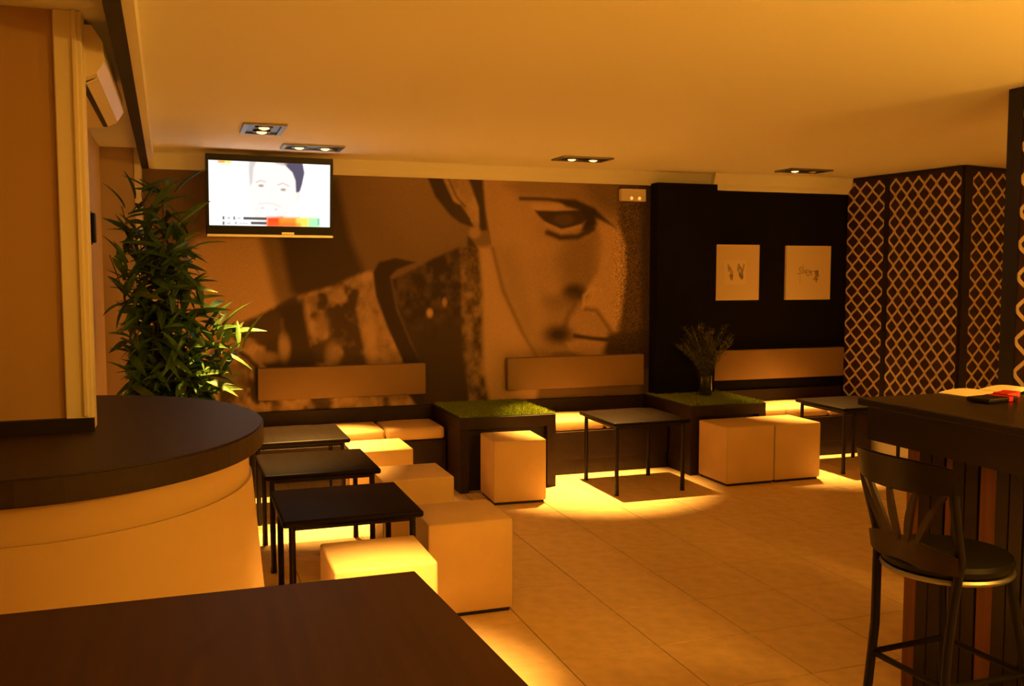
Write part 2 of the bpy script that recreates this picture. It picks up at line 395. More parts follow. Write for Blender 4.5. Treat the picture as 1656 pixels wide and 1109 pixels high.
# ------------------------------------------------------------------ recessed downlights
def downlight(label, x, y, w_, d, lamps, lit, power, group='recessed ceiling spots', size=45, tilt=-5):
    t = thing('downlight', label, 'ceiling light', (x, y, CEIL), 0, group)
    fr = NB(); b = .028
    for a in ((-w_/2, w_/2, -d/2, -d/2+b), (-w_/2, w_/2, d/2-b, d/2), (-w_/2, -w_/2+b, -d/2+b, d/2-b), (w_/2-b, w_/2, -d/2+b, d/2-b)):
        box(fr, *a, -.014, -.0005)
    obj('frame', fr, 'grey_metal', t)
    obj('backing', bx(-w_/2+b, w_/2-b, -d/2+b, d/2-b, -.004, -.0005), 'black_plastic', t)
    for (lx, ly), on in zip(lamps, lit):
        h = obj('lamp', lathe(NB(), [(.052, -.004), (.056, -.012), (.050, -.016), (.034, -.006)], (lx, ly), 20), 'grey_metal', t, True)
        obj('bulb', lathe(NB(), [(.033, -.006), (.030, -.018), (.014, -.024), (.003, -.025)], (lx, ly), 16), 'bulb' if on else 'bulb_off', h, True)
    if power:
        lo = light('spot', 'SPOT', (0, 0, -.05), power, t, col=SPOTC, spot_size=math.radians(size), spot_blend=1.0, shadow_soft_size=.035); lo.rotation_euler = (math.radians(tilt), 0, 0)
    return t
def dpos(u, v): q = onz(u, v, CEIL); return q[0], q[1]
LX = ((-.09, 0), (.09, 0)); LY = ((0, -.09), (0, .09))
downlight('recessed ceiling spot with two lamps set one behind the other over the left tables', *dpos(425, 207), .25, .42, LY, (1, 1), SPOT_W*.7)
downlight('recessed twin ceiling spot just in front of the wall television', *dpos(505, 237), .42, .25, LX, (1, 1), SPOT_W*1.15)
downlight('recessed twin ceiling spot above the table between the two grass boxes', *dpos(942, 256), .42, .25, LX, (1, 1), SPOT_W*1.25)
downlight('recessed twin ceiling spot with one lamp lit near the trellis column', *dpos(1300, 275), .42, .25, LX, (1, 0), SPOT_W*.8)
downlight('recessed twin ceiling spot above the front white stool', .74, 2.72, .42, .25, LX, (1, 1), SPOT_W*.75, tilt=19, size=33)
downlight('recessed twin ceiling spot over the bar table', 3.6, 2.75, .42, .25, LX, (1, 1), SPOT_W*.35)
def pendant(label, x, y, z, power):
    t = thing('pendant_lamp', label, 'lamp', (x, y, z), 0, 'pendant globe lamps')
    obj('globe', lathe(NB(), [(.02, -.14)]+[(.14*math.sin(a), -.14*math.cos(a)) for a in np.linspace(.2, 2.9, 12)], n=20), 'globe', t, True)
    obj('rod', cyl(NB(), (0, 0), .008, .13, CEIL-z-.0), 'black_metal', t)
    obj('rose', cyl(NB(), (0, 0), .06, CEIL-z-.025, CEIL-z), 'black_metal', t)
    light('glow', 'POINT', (0, 0, -.2), power, t, shadow_soft_size=.12)
pendant('globe pendant over the bar table by the near trellis column', 4.1, 1.9, 2.15, PEND_W*2.2)
pendant('unseen globe pendant added for ambient light beside the bar chair', 2.7, 1.1, 2.15, PEND_W*3.6)  # unseen lamp added to raise the general light on floor and ceiling
pendant('unseen globe pendant added for ambient light behind the camera', 1.5, -.4, 2.1, PEND_W*1.2)  # added out of view as fill from behind the camera

# ------------------------------------------------------------------ bar counter with round end
A_, B_, EC = .775, .915, (-.5, 3.69)
def outline(ins):
    a, b = A_-ins, B_-ins; pts = []
    t0 = math.asin(min(1, 1)); n = 40
    xs = -.522
    th0 = math.acos((xs-EC[0])/a)
    for i in range(n+1):
        th = th0+(-math.pi/2-th0)*i/n
        pts.append((EC[0]+a*math.cos(th), EC[1]+b*math.sin(th)))
    pts += [(-1.2, EC[1]-b-.03), (XL+.005, EC[1]-b-.05), (XL+.005, 3.575), (xs, 3.575)]
    return pts
ct = thing('bar_counter', 'cream bar counter with rounded end and thick dark top', 'bar counter', (0, 0, 0))
bm = prism(NB(), outline(0), 1.02, 1.1)
es = [e for e in bm.edges if abs(e.verts[0].co.z-e.verts[1].co.z) < 1e-6]
bmesh.ops.bevel(bm, geom=es, offset=.006, segments=2, affect='EDGES')
obj('worktop', bm, 'counter_top', ct)
obj('upper_band', prism(NB(), outline(.055), .90, 1.02), 'counter_body', ct, True)
obj('lower_skirt', loft(NB(), outline(-.03), outline(.045), .0, .905), 'counter_body', ct, True)

# ------------------------------------------------------------------ foreground table
t = thing('high_table', 'dark brown high table with plain square top in front of the bar counter', 'table', (-.28, 1.2, 0))
q = [(-.62, .633), (.71, .631), (.748, .0), (.775, -.55), (-.62, -.55)]
bm = prism(NB(), q, 1.012, 1.05); es = [e for e in bm.edges if abs(e.verts[0].co.z-e.verts[1].co.z) < 1e-6]
bmesh.ops.bevel(bm, geom=es, offset=.004, segments=2, affect='EDGES')
obj('tabletop', bm, 'fg_top', t)
obj('pedestal', cyl(NB(), (0.05, .05), .05, .02, 1.012, 20), 'black_metal', t, True)
obj('base', bx(-.25, .35, -.25, .35, 0, .02, r=.005), 'black_metal', t)

# ------------------------------------------------------------------ low tables
TW, TD, TH = .64, .65, .55
def make_table():
    t = thing('low_table', 'x', 'table', (0, 0, 0), 0, 'low dark square tables')
    obj('tabletop', bx(-TW/2, TW/2, -TD/2, TD/2, TH-.032, TH, r=.012, seg=3), 'wenge', t, True)
    ap = NB(); i = .045
    for a in ((-TW/2+i, TW/2-i, -TD/2+i, -TD/2+i+.02), (-TW/2+i, TW/2-i, TD/2-i-.02, TD/2-i), (-TW/2+i, -TW/2+i+.02, -TD/2+i+.02, TD/2-i-.02), (TW/2-i-.02, TW/2-i, -TD/2+i+.02, TD/2-i-.02)):
        box(ap, *a, TH-.055, TH-.0325)
    obj('apron', ap, 'wenge_leg', t)
    leg = None
    for sx in (-1, 1):
        for sy in (-1, 1):
            if leg is None:
                leg = obj('leg', lathe(NB(), [(.0175, 0), (.017, .02), (.0155, .10), (.0150, TH-.034)], n=14), 'wenge_leg', t, True)
                l = leg
            else: l = shared('leg', leg, t)
            l.location = (sx*(TW/2-.045), sy*(TD/2-.045), 0)
    return t
tab = make_table()
spots = [(.71, 4.53, 'low dark square table beside the two front white cube stools'),
         (.71, 5.53, 'middle low dark square table in the row beside the bar counter'),
         (.71, 6.56, 'low dark square table up against the bench cushions under the television'),
         (3.27, 6.545, 'low dark square table standing alone between the two grass topped boxes'),
         (5.35, 6.62, 'low dark square table near the trellis column and bar table')]
for i, (x, y, lab) in enumerate(spots):
    o = tab if i == 0 else copy_tree(tab)
    o.location = (x, y, 0); o['label'] = lab

# ------------------------------------------------------------------ cube stools
PW_, PH = .425, .46
def make_pouf():
    t = thing('cube_stool', 'x', 'stool', (0, 0, 0), 0, 'cream leather cube stools')
    bm = bx(-PW_/2, PW_/2, -PW_/2, PW_/2, .018, PH, r=.012, seg=3)
    obj('cover', bm, 'leather', t, True)
    h = PW_/2-.004; sm = NB(); z = PH-.010
    r = .0028
    for a, b in (((-h, -h), (h, -h)), ((h, -h), (h, h)), ((h, h), (-h, h)), ((-h, h), (-h, -h))):
        tube(sm, [(a[0], a[1], z), (b[0], b[1], z)], r, 6)
        tube(sm, [(a[0], a[1], .03), (a[0], a[1], z)], r, 6)
    obj('piping', sm, 'leather_seam', t, True)
    obj('plinth', bx(-PW_/2+.015, PW_/2-.015, -PW_/2+.015, PW_/2-.015, 0, .018), 'post_black', t)
    return t
pf = make_pouf()
pl = [(.755, 3.93, 0, 1, 'cream cube stool with a brightly lit top at the front table'),
      (1.275, 4.475, 0, 1, 'cream cube stool with a shaded top beside the front low table'),
      (1.262, 5.485, 0, 1, 'cream cube stool beside the middle low table'),
      (1.238, 6.425, 0, 1, 'cream cube stool with glowing top next to the bench cushions'),
      (2.247, 6.455, -.06, .92, 'cream cube stool alone in front of the grass topped box'),
      (4.132, 6.46, .0, 1, 'cream cube stool of the touching pair, on the lone table side'),
      (4.563, 6.46, .0, 1, 'cream cube stool of the touching pair, on the trellis column side')]
for i, (x, y, rz, s, lab) in enumerate(pl):
    o = pf if i == 0 else copy_tree(pf)
    o.location = (x, y, 0); o.rotation_euler = (0, 0, rz); o.scale = (s, s, 1); o['label'] = lab

# ------------------------------------------------------------------ benches, cushions, backrests
def bench(x0, x1, lab):
    t = thing('bench', lab, 'bench', ((x0+x1)/2, 7.3, 0), 0, 'dark wooden wall benches'); h = (x1-x0)/2
    obj('seat_box', bx(-h, h, -.25, .23, .125, .355, r=.003, seg=1), 'bench_wood', t)
    obj('toe_board', bx(-h+.002, h-.002, -.235, .2, 0, .121), 'bench_wood', t)
    obj('back_board', bx(-h, h, .205, .232, .355, .563), 'bench_wood', t)
bench(.38, 1.905, 'dark wooden wall bench under the television')
bench(2.70, 3.84, 'dark wooden wall bench under the statue face')
bench(4.585, 5.96, 'dark wooden wall bench under the two small pictures')
def cushion(x0, x1, lab, group):
    bm = NB(); w_ = (x1-x0)/2-.004; box(bm, -w_, w_, -.245, .20, 0, .098, r=.028, seg=4)
    bmesh.ops.subdivide_edges(bm, edges=[e for e in bm.edges if e.calc_length() > .2], cuts=5, use_grid_fill=True)
    for v in bm.verts:
        if v.co.z > .06: v.co.z += .012*max(0, 1-(v.co.x/w_)**2)*max(0, 1-((v.co.y+.02)/.225)**2)
    t = thing('seat_cushion', lab, 'cushion', ((x0+x1)/2, 7.3, .356), 0, group)
    obj('cover', bm, 'leather', t, True)
    sm = NB(); a, b = w_-.004, .241
    for z in (.022, .078):
        tube(sm, [(-a+.02, -b, z), (a-.02, -b, z)], .0025, 6)
    obj('piping', sm, 'leather_seam', t, True)
for x0, x1, lab in [(.50, .97, 'cream seat cushion on the television bench, mostly behind the dark table'), (.97, 1.435, 'middle cream seat cushion on the bench under the television'), (1.435, 1.905, 'cream seat cushion on the television bench touching the grass box')]:
    cushion(x0, x1, lab, 'cushions on the wall benches')
cushion(2.70, 3.27, 'brightly lit cream seat cushion beside the grass box under the statue face', 'cushions on the wall benches')
cushion(3.27, 3.84, 'cream seat cushion behind the lone low table', 'cushions on the wall benches')
for x0, x1, lab in [(4.585, 5.03, 'cream seat cushion beside the grass box with the fern vase'), (5.03, 5.48, 'middle cream seat cushion on the bench under the pictures'), (5.48, 5.955, 'cream seat cushion beside the trellis column')]:
    cushion(x0, x1, lab, 'cushions on the wall benches')
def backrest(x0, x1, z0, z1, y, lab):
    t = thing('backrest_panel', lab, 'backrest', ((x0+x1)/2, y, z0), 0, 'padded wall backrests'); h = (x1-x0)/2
    obj('pad', bx(-h, h, -.075, -.012, 0, z1-z0, r=.010, seg=3), 'shaded_leather', t, True)
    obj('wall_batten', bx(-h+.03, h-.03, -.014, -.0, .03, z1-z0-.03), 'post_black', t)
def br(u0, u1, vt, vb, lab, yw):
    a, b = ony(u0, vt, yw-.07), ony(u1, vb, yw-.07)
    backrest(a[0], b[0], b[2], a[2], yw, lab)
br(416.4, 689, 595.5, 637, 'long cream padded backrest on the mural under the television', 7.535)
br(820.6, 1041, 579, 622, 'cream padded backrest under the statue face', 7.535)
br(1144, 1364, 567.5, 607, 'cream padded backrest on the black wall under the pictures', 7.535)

# ------------------------------------------------------------------ grass topped boxes
def grass_box(x0, x1, lab):
    t = thing('grass_box', lab, 'box table', ((x0+x1)/2, 7.13, 0), 0, 'dark boxes with artificial grass tops'); h = (x1-x0)/2; y0, y1, H = -.43, .395, .565
    obj('top_board', bx(-h, h, y0, y1, H-.09, H, r=.003, seg=1), 'bench_wood', t)
    for s in (-1, 1):
        a, b = sorted((s*h, s*(h-.07))); obj('side_panel', bx(a, b, y0, y1, 0, H-.09), 'bench_wood', t)
    obj('back_panel', bx(-h+.07, h-.07, -.36, -.33, 0, H-.09), 'post_black', t)
    obj('turf_mat', bx(-h+.006, h-.006, y0+.006, y1-.003, H, H+.006), 'turf_base', t)
    n = 15000; vs_, fs = [], []
    X = np.random.uniform(-h+.008, h-.008, n); Y = np.random.uniform(y0+.008, y1-.006, n)
    A = np.random.uniform(0, 6.283, n); L = np.random.uniform(.010, .022, n); Ln = np.random.uniform(-.008, .008, (n, 2))
    for i in range(n):
        c, s = math.cos(A[i])*.0022, math.sin(A[i])*.0022
        vs_ += [(X[i]-c, Y[i]-s, H+.005), (X[i]+c, Y[i]+s, H+.005), (X[i]+Ln[i, 0], Y[i]+Ln[i, 1], H+.005+L[i])]; fs.append((3*i, 3*i+1, 3*i+2))
    me = bpy.data.meshes.new('turf'); me.from_pydata(vs_, [], fs); me.materials.append(MATS['turf'])
    o = bpy.data.objects.new('turf', me); COL.objects.link(o); o.parent = t; props(o, 'green artificial grass', kind='stuff')
grass_box(1.918, 2.685, 'dark box table with artificial grass top behind the single cube stool')
grass_box(3.86, 4.57, 'dark box table with artificial grass top carrying the fern vase')

# ------------------------------------------------------------------ pictures, emergency lamp, television
def picture(u0, v0, u1, v1, lab, strokes, patch):
    a, b = ony(u0, v0, YB-.04), ony(u1, v1, YB-.04); x0, x1, z1, z0 = a[0], b[0], a[2], b[2]
    t = thing('picture', lab, 'picture', ((x0+x1)/2, YB-.016, z0), 0, 'small square pictures'); h = (x1-x0)/2; hh = z1-z0
    obj('stretcher', bx(-h, h, -.030, -.0, 0, hh, r=.002, seg=1), 'canvas', t)
    n = 110; X, Z = np.meshgrid(np.linspace(-h+.003, h-.003, n), np.linspace(.003, hh-.003, n))
    Uu, Vv = (X+h)/(2*h)*100, (1-Z/hh)*100
    pp = Paint(Uu, Vv, (.84, .68, .48))
    if patch: pp.poly(patch, (.92, .76, .52), 1, .8)
    for pts, w_, k in strokes: pp.line(pts, w_, (.16, .11, .07), .8, k)
    grid_obj('drawing', n, n, np.stack([X, np.full_like(X, -.0312), Z], -1), pp.c, vcol_mat('drawing_print'), t)
def squig(cx_, cy_, sx, sy, n, seed):
    r = random.Random(seed); a = r.random()*6; pts = []
    for i in range(n): a += r.uniform(.5, 1.5); pts.append((cx_+sx*math.cos(a)*r.uniform(.3, 1), cy_+sy*math.sin(a*1.3)*r.uniform(.3, 1)))
    return pts
picture(1151, 395, 1226.5, 485, 'small pale picture with two dark sketched shapes on the black wall',
        [(squig(38, 45, 7, 15, 9, 1), 2, .7), (squig(41, 58, 4, 6, 7, 2), 2.5, .8), (squig(60, 45, 8, 15, 10, 3), 2.2, .8), (squig(61, 57, 5, 6, 8, 4), 3, .9)],
        [(26, 28), (72, 28), (72, 72), (26, 72)])
picture(1272, 397, 1341.6, 484, 'small pale picture with dark sketched figures near the trellis column',
        [([(30, 40), (31, 70)], 1.2, .5), ([(24, 52), (72, 46)], 1.6, .6), (squig(34, 45, 9, 9, 9, 5), 1.8, .5), (squig(50, 50, 10, 7, 9, 6), 1.8, .6), (squig(69, 52, 6, 14, 10, 7), 2.6, .85), (squig(66, 64, 5, 7, 8, 8), 2.2, .7)],
        None)
a, b = ony(1003, 305, YB-.04), ony(1043, 326, YB-.04)
em = thing('emergency_light', 'small white emergency light with two glowing dots at the top of the mural', 'emergency light', ((a[0]+b[0])/2, YB-.013, b[2]))
h, hh = (b[0]-a[0])/2, a[2]-b[2]
obj('housing', bx(-h, h, -.05, 0, 0, hh, r=.006, seg=2), 'ac_plastic', em)
for dx in (-.02, .055):
    bm = lathe(NB(), [(.014, 0), (.012, .005), (.003, .008)], n=14); bmesh.ops.rotate(bm, verts=bm.verts, cent=(0, 0, 0), matrix=Matrix.Rotation(math.pi/2, 3, 'X'))
    o = obj('led', bm, 'led', em, True); o.location = (dx, -.050, .025)

TVW, TVH = .91, .575
tvc = ony(438, 317, 7.2)
tv = thing('television', 'flat wall television showing a smiling man with a bright banner', 'television', (tvc[0], tvc[1], tvc[2]), 0)
tv.rotation_euler = (math.radians(5), 0, math.radians(3.5))
fr = NB()
box(fr, -TVW/2, TVW/2, -.01, .045, -TVH/2, TVH/2, r=.006, seg=2)
obj('housing', fr, 'black_plastic', tv)
be = NB(); sx0, sx1, sz0, sz1 = -TVW/2+.018, TVW/2-.022, -TVH/2+.068, TVH/2-.045
box(be, -TVW/2, TVW/2, -.018, -.009, sz1, TVH/2, r=.002, seg=1); box(be, -TVW/2, TVW/2, -.018, -.009, -TVH/2, sz0, r=.002, seg=1)
box(be, -TVW/2, sx0, -.018, -.009, sz0, sz1); box(be, sx1, TVW/2, -.018, -.009, sz0, sz1)
obj('bezel', be, 'black_plastic', tv)
obj('lower_strip', bx(-TVW/2, TVW/2, -.03, -.008, -TVH/2-.012, -TVH/2+.008, r=.003), 'silver', tv)
obj('badge', bx(.075, .165, -.022, -.017, -TVH/2+.009, -TVH/2+.026), 'silver', tv)
obj('wall_bracket', bx(-.10, .10, .045, .33, -.06, .06), 'black_metal', tv)
nx2, ny2 = 230, 128
X, Z = np.meshgrid(np.linspace(sx0, sx1, nx2), np.linspace(sz0, sz1, ny2))
Ux, Vz = (X-sx0)/(sx1-sx0)*197, (sz1-Z)/(sz1-sz0)*98           # screen units
tp = Paint(Ux, Vz, (1.0, 1.0, 1.0))
sk = (1.0, .90, .84)
tp.poly([(66, -5), (138, -5), (143, 20), (142, 45), (133, 70), (122, 92), (112, 100), (85, 100), (72, 84), (66, 60), (64, 30)], sk, 2)
tp.poly([(116, -6), (150, -6), (154, 14), (150, 32), (145, 47), (140, 44), (139, 26), (134, 14), (125, 6)], (.07, .07, .13), 1.5)
tp.poly([(92, -6), (128, -6), (124, 4), (108, 2)], (.34, .28, .32), 2.5, .75)
tp.poly([(64, -5), (78, -5), (71, 10), (69, 32), (65, 38), (63, 14)], (.48, .45, .47), 2.5, .7)
tp.poly([(140, 46), (148, 42), (147, 56), (139, 62)], (1.0, .82, .76), 1.5)
tp.line([(75, 31), (82, 28), (90, 30)], 2, (.62, .52, .5), 1.5); tp.line([(110, 34), (118, 31), (128, 35)], 2, (.62, .52, .5), 1.5)
tp.ell(83, 36, 4.5, 2.2, (.42, .34, .33), .5); tp.ell(119, 41, 4.5, 2.2, (.42, .34, .33), .5)
tp.line([(100, 38), (98, 52), (102, 57)], 2, (1.0, .80, .74), 2, .8)
tp.line([(80, 64), (92, 62), (104, 64), (114, 67)], 3, (.86, .72, .70), 2.5, .9)
tp.poly([(80, 67), (112, 70), (106, 79), (94, 80), (84, 76)], (1.0, .95, .97), 1.5)
tp.line([(79, 66), (85, 77), (95, 81), (107, 79), (114, 69)], 1.6, (.84, .72, .72), 1.6, .5)
tp.poly([(70, 70), (80, 82), (100, 86), (116, 80), (126, 66), (124, 88), (110, 100), (84, 100), (73, 86)], (.90, .80, .78), 3, .6); tp.ell(85, 70, 3, 2, (.55, .45, .45), .6, .6); tp.ell(107, 72, 3, 2, (.55, .45, .45), .6, .6)
tp.poly([(15, 0), (26, 0), (26, 4), (15, 4)], (1.0, .42, .05), 1); tp.poly([(26, 0), (36, 0), (36, 4), (26, 4)], (1.0, .78, .15), 1)
tp.poly([(17, 4), (34, 4), (33, 8), (17, 8)], (.72, .92, .72), 1.5)
for x0, x1, v0, v1, k in [(21, 24, 84, 89, .9), (29, 33, 85, 88, .5), (38, 41, 84, 89, .8), (44, 50, 85, 88, .35), (54, 92, 84.5, 88.5, .95), (21, 24, 92, 97, .9), (28, 34, 93, 96, .4), (40, 44, 92, 96, .5), (47, 62, 93, 96, .3), (66, 92, 91.5, 95.5, .95)]:
    tp.poly([(x0, v0), (x1, v0), (x1, v1), (x0, v1)], (.03, .03, .04), .8, k)
cols = [(92, 118, (1.0, .07, .01)), (112, 146, (1.0, .30, .03)), (140, 166, (1.0, .75, .10)), (160, 180, (.45, .95, .45))]
for x0, x1, c in cols: tp.poly([(x0, 84), (x1, 83), (x1, 99), (x0, 99)], c, 3)
tp.poly([(92, 91), (146, 92), (150, 100), (92, 100)], (1.0, .12, .02), 3, .6)
tp.poly([(176, 85), (179, 85), (179, 95), (176, 95)], (.1, .35, .5), 1, .7)
scr = grid_obj('screen', nx2, ny2, np.stack([X, np.full_like(X, -.0105), Z], -1), np.clip(tp.c, 0, 1), vcol_mat('screen_glow', emission=1.15, rough=.3), tv)
scr['label'] = 'lit screen with a smiling man and a red to green banner'

# ------------------------------------------------------------------ air conditioner, wall fitting
ac = thing('air_conditioner', 'cream wall air conditioner above the partition edge', 'air conditioner', (-.53, 4.24, 2.315))
bm = NB(); prof = [(.0, 0), (.20, 0), (.262, .03), (.29, .075), (.285, .14), (.25, .195), (0, .20)]
l0 = [bm.verts.new((x, -.57, z)) for x, z in prof]; l1 = [bm.verts.new((x, .57, z)) for x, z in prof]
for i in range(len(prof)): bm.faces.new((l0[i], l0[(i+1) % 7], l1[(i+1) % 7], l1[i]))
bm.faces.new(l0[::-1]); bm.faces.new(l1); bmesh.ops.recalc_face_normals(bm, faces=bm.faces[:])
obj('housing', bm, 'ac_plastic', ac)
obj('air_slot', bx(.205, .222, -.52, .52, -.002, .006), 'dark_trim', ac)
bm = NB(); l0 = [(.225, .006), (.262, .024), (.258, .028), (.222, .010)]
a = [bm.verts.new((x, -.52, z-.006)) for x, z in l0]; b = [bm.verts.new((x, .52, z-.006)) for x, z in l0]
for i in range(4): bm.faces.new((a[i], a[(i+1) % 4], b[(i+1) % 4], b[i]))
bm.faces.new(a[::-1]); bm.faces.new(b)
obj('louver', bm, 'ac_plastic', ac)
ft = thing('wall_fitting', 'small narrow black fitting on the side wall beside the tall plant', 'wall fitting', (-.53, 6.35, 1.82))
obj('plate', bx(0, .012, -.05, .05, 0, .20, r=.003), 'black_plastic', ft)
obj('cover', bx(.012, .035, -.04, .04, .01, .19, r=.006), 'black_plastic', ft)

# ------------------------------------------------------------------ trellis patterned columns
CW, CH, LT = .136, .155, .019
def gfun(t):
    tri = 2*np.abs(2*((t) % 1)-1)-1
    return .5*tri+.5*np.cos(2*math.pi*t)
def trellis(w_, z0, z1, cells, ph=0.0):
    """raised trellis lines on a panel: local x 0..w_, facing -y"""
    bm = NB(); th = .004
    CW = w_/cells; k0, k1 = -1, int(cells)+2; zs = np.arange(z0, z1+1e-6, CH/12)
    g = gfun(zs/CH+ph)
    for k in range(k0, k1):
        for fam in (0, 1):
            xs = k*CW+CW/4+(CW/4*g if fam == 0 else CW/2-CW/4*g)
            dx = np.gradient(xs, zs); hw = LT/2*np.sqrt(1+dx**2)
            prev = None
            for x, z, q in zip(xs, zs, hw):
                l, r = max(x-q, 0), min(x+q, w_)
                if r-l < .002: prev = None; continue
                cur = (bm.verts.new((l, -th, z)), bm.verts.new((r, -th, z)), bm.verts.new((r, 0, z)), bm.verts.new((l, 0, z)))
                if prev:
                    bm.faces.new((prev[0], prev[1], cur[1], cur[0])); bm.faces.new((prev[1], prev[2], cur[2], cur[1])); bm.faces.new((prev[3], prev[0], cur[0], cur[3]))
                prev = cur
    return bm
def face_panel(parent, p0, p1, s0, s1, z0, z1, cells):
    """panel on the face running from p0 to p1 (outside is to the right of travel), between distances s0 and s1"""
    d = Vector((p1[0]-p0[0], p1[1]-p0[1])); d.normalize(); a = math.atan2(d.y, d.x)
    q = (p0[0]+d.x*s0, p0[1]+d.y*s0, 0); w_ = s1-s0
    pn = obj('panel', bx(0, w_, -.004, .02, z0, z1), 'lattice_base', parent); pn.location = q; pn.rotation_euler = (0, 0, a)
    tr = obj('trellis_pattern', trellis(w_, z0+.01, z1-.01, cells), 'lattice_line', pn); tr.location = (0, -.0042, 0)
    return pn
def face_post(parent, p0, p1, s0, s1, z0, z1, out=.012):
    d = Vector((p1[0]-p0[0], p1[1]-p0[1])); d.normalize(); a = math.atan2(d.y, d.x)
    o = obj('post', bx(0, s1-s0, -out, .02, z0, z1), 'post_black', parent); o.location = (p0[0]+d.x*s0, p0[1]+d.y*s0, 0); o.rotation_euler = (0, 0, a)
c0 = onz(1560, 268.5, CEIL-.01); f0 = ony(1369, 450, 7.50)[:2]; r0 = onz(1640, 276, CEIL-.01)
cor = (c0[0], c0[1]); far = (f0[0], f0[1]); rgt = (r0[0], r0[1])
tc_ = thing('trellis_column', 'wide column with cream trellis pattern on dark brown beside the black wall', 'column', (0, 0, 0), 0, 'trellis patterned columns')
obj('core', prism(NB(), [(far[0]+.02, far[1]), (cor[0]+.025, cor[1]+.03), (rgt[0]+.3, rgt[1]+.06), (rgt[0]+.3, far[1]+.1), (far[0]+.02, far[1]+.1)], 0, CEIL-.002), 'lattice_base', tc_)
LA = math.hypot(cor[0]-far[0], cor[1]-far[1]); LB = math.hypot(rgt[0]-cor[0], rgt[1]-cor[1])
def u2s(p0, p1, u):                       # distance along a face at which a pixel column is met
    best = min(np.linspace(0, 1, 600), key=lambda k: abs(proj(np.array([p0[0]+(p1[0]-p0[0])*k, p0[1]+(p1[1]-p0[1])*k, 1.6]))[0]-u))
    return best*math.hypot(p1[0]-p0[0], p1[1]-p0[1])
sa0, sa1, sa2 = u2s(far, cor, 1428.5), u2s(far, cor, 1436), u2s(far, cor, 1551)
ZT = CEIL-.03
face_panel(tc_, far, cor, .0, sa0, .42, ZT, 3); face_post(tc_, far, cor, sa0, sa1, .42, ZT)
face_panel(tc_, far, cor, sa1, sa2, .42, ZT, 6); face_post(tc_, far, cor, sa2, LA, 0, CEIL-.002)
sb0 = u2s(cor, rgt, 1566)
face_post(tc_, cor, rgt, 0, sb0, 0, CEIL-.002); face_panel(tc_, cor, rgt, sb0, LB+.25, .02, ZT, (LB+.25-sb0)/((u2s(cor, rgt, 1624)-sb0)/3))
dd = Vector((cor[0]-far[0], cor[1]-far[1])).normalized(); o = obj('base_panel', bx(0, sa2, -.006, .02, 0, .418), 'trim_paint', tc_); o.location = (*far, 0); o.rotation_euler = (0, 0, math.atan2(dd.y, dd.x))
for p0, p1, L in ((far, cor, LA), (cor, rgt, LB+.25)):
    dd = Vector((p1[0]-p0[0], p1[1]-p0[1])).normalized(); o = obj('top_rail', bx(0, L, -.014, .02, ZT, CEIL-.002), 'post_black', tc_); o.location = (*p0, 0); o.rotation_euler = (0, 0, math.atan2(dd.y, dd.x))
n0 = ony(1629, 300, 3.6); nA = (n0[0], 3.6); nB = (n0[0]+.01, 3.14)
nc = thing('trellis_column', 'trellis patterned column rising at the end of the bar table', 'column', (0, 0, 0), 0, 'trellis patterned columns')
obj('core', prism(NB(), [(nA[0]+.02, 3.6), (nB[0]+.02, nB[1]), (nB[0]+.5, nB[1]), (nB[0]+.5, 3.6)], 0, CEIL-.002), 'lattice_base', nc)
face_post(nc, nA, nB, 0, .085, 0, CEIL-.002); face_panel(nc, nA, nB, .085, .38, .02, CEIL-.04, 2); face_post(nc, nA, nB, .38, .46, 0, CEIL-.002)
o = obj('top_rail', bx(.085, .38, -.014, .02, CEIL-.04, CEIL-.002), 'post_black', nc); o.location = (*nA, 0); o.rotation_euler = (0, 0, math.atan2(nB[1]-nA[1], nB[0]-nA[0]))

# ------------------------------------------------------------------ bar table with boarded base, and what lies on it
BZ = 1.15
bt = thing('bar_table', 'dark glossy high bar table with boarded base beside the bar chair', 'bar table', (3.1, 2.3, 0))
bx0, bx1, by0, by1 = 2.54-3.1, 3.74-3.1, 1.35-2.3, 3.10-2.3
obj('tabletop', bx(bx0, bx1, by0, by1, BZ-.03, BZ, r=.006, seg=2), 'bar_wood', bt)
ap = NB(); i = .03; za, zb = BZ-.165, BZ-.03
box(ap, bx0+i, bx0+i+.03, by0+i, by1-i, za, zb); box(ap, bx1-i-.03, bx1-i, by0+i, by1-i, za, zb)
box(ap, bx0+i+.03, bx1-i-.03, by1-i-.03, by1-i, za, zb); box(ap, bx0+i+.03, bx1-i-.03, by0+i, by0+i+.03, za, zb)
obj('apron', ap, 'bar_wood', bt)
XB = 2.67
yk = [onx(u, 1000, XB)[1]-2.3 for u in (1457, 1478, 1498, 1519, 1531, 1552, 1574, 1602, 1624, 1648)]
obj('base_core', bx(XB+.025-3.1, .45, yk[-1]-.25, yk[0]-.004, 0, za), 'post_black', bt)
for j in range(len(yk)-1):
    brown = j in (0, 3, 6)
    obj('board', bx(XB-3.1+(.006 if brown else 0), XB-3.1+.026, yk[j+1]+.002, yk[j]-.002, 0, za, r=.002, seg=1), 'bar_brown' if brown else 'bar_wood', bt)
obj('board', bx(XB-3.1, XB-3.1+.026, yk[-1]-.25, yk[-1]-.004, 0, za, r=.002, seg=1), 'bar_wood', bt)
menu = thing('menu', 'open cream menu lying on the bar table', 'menu', (3.20, 2.985, 1.151), math.radians(6))
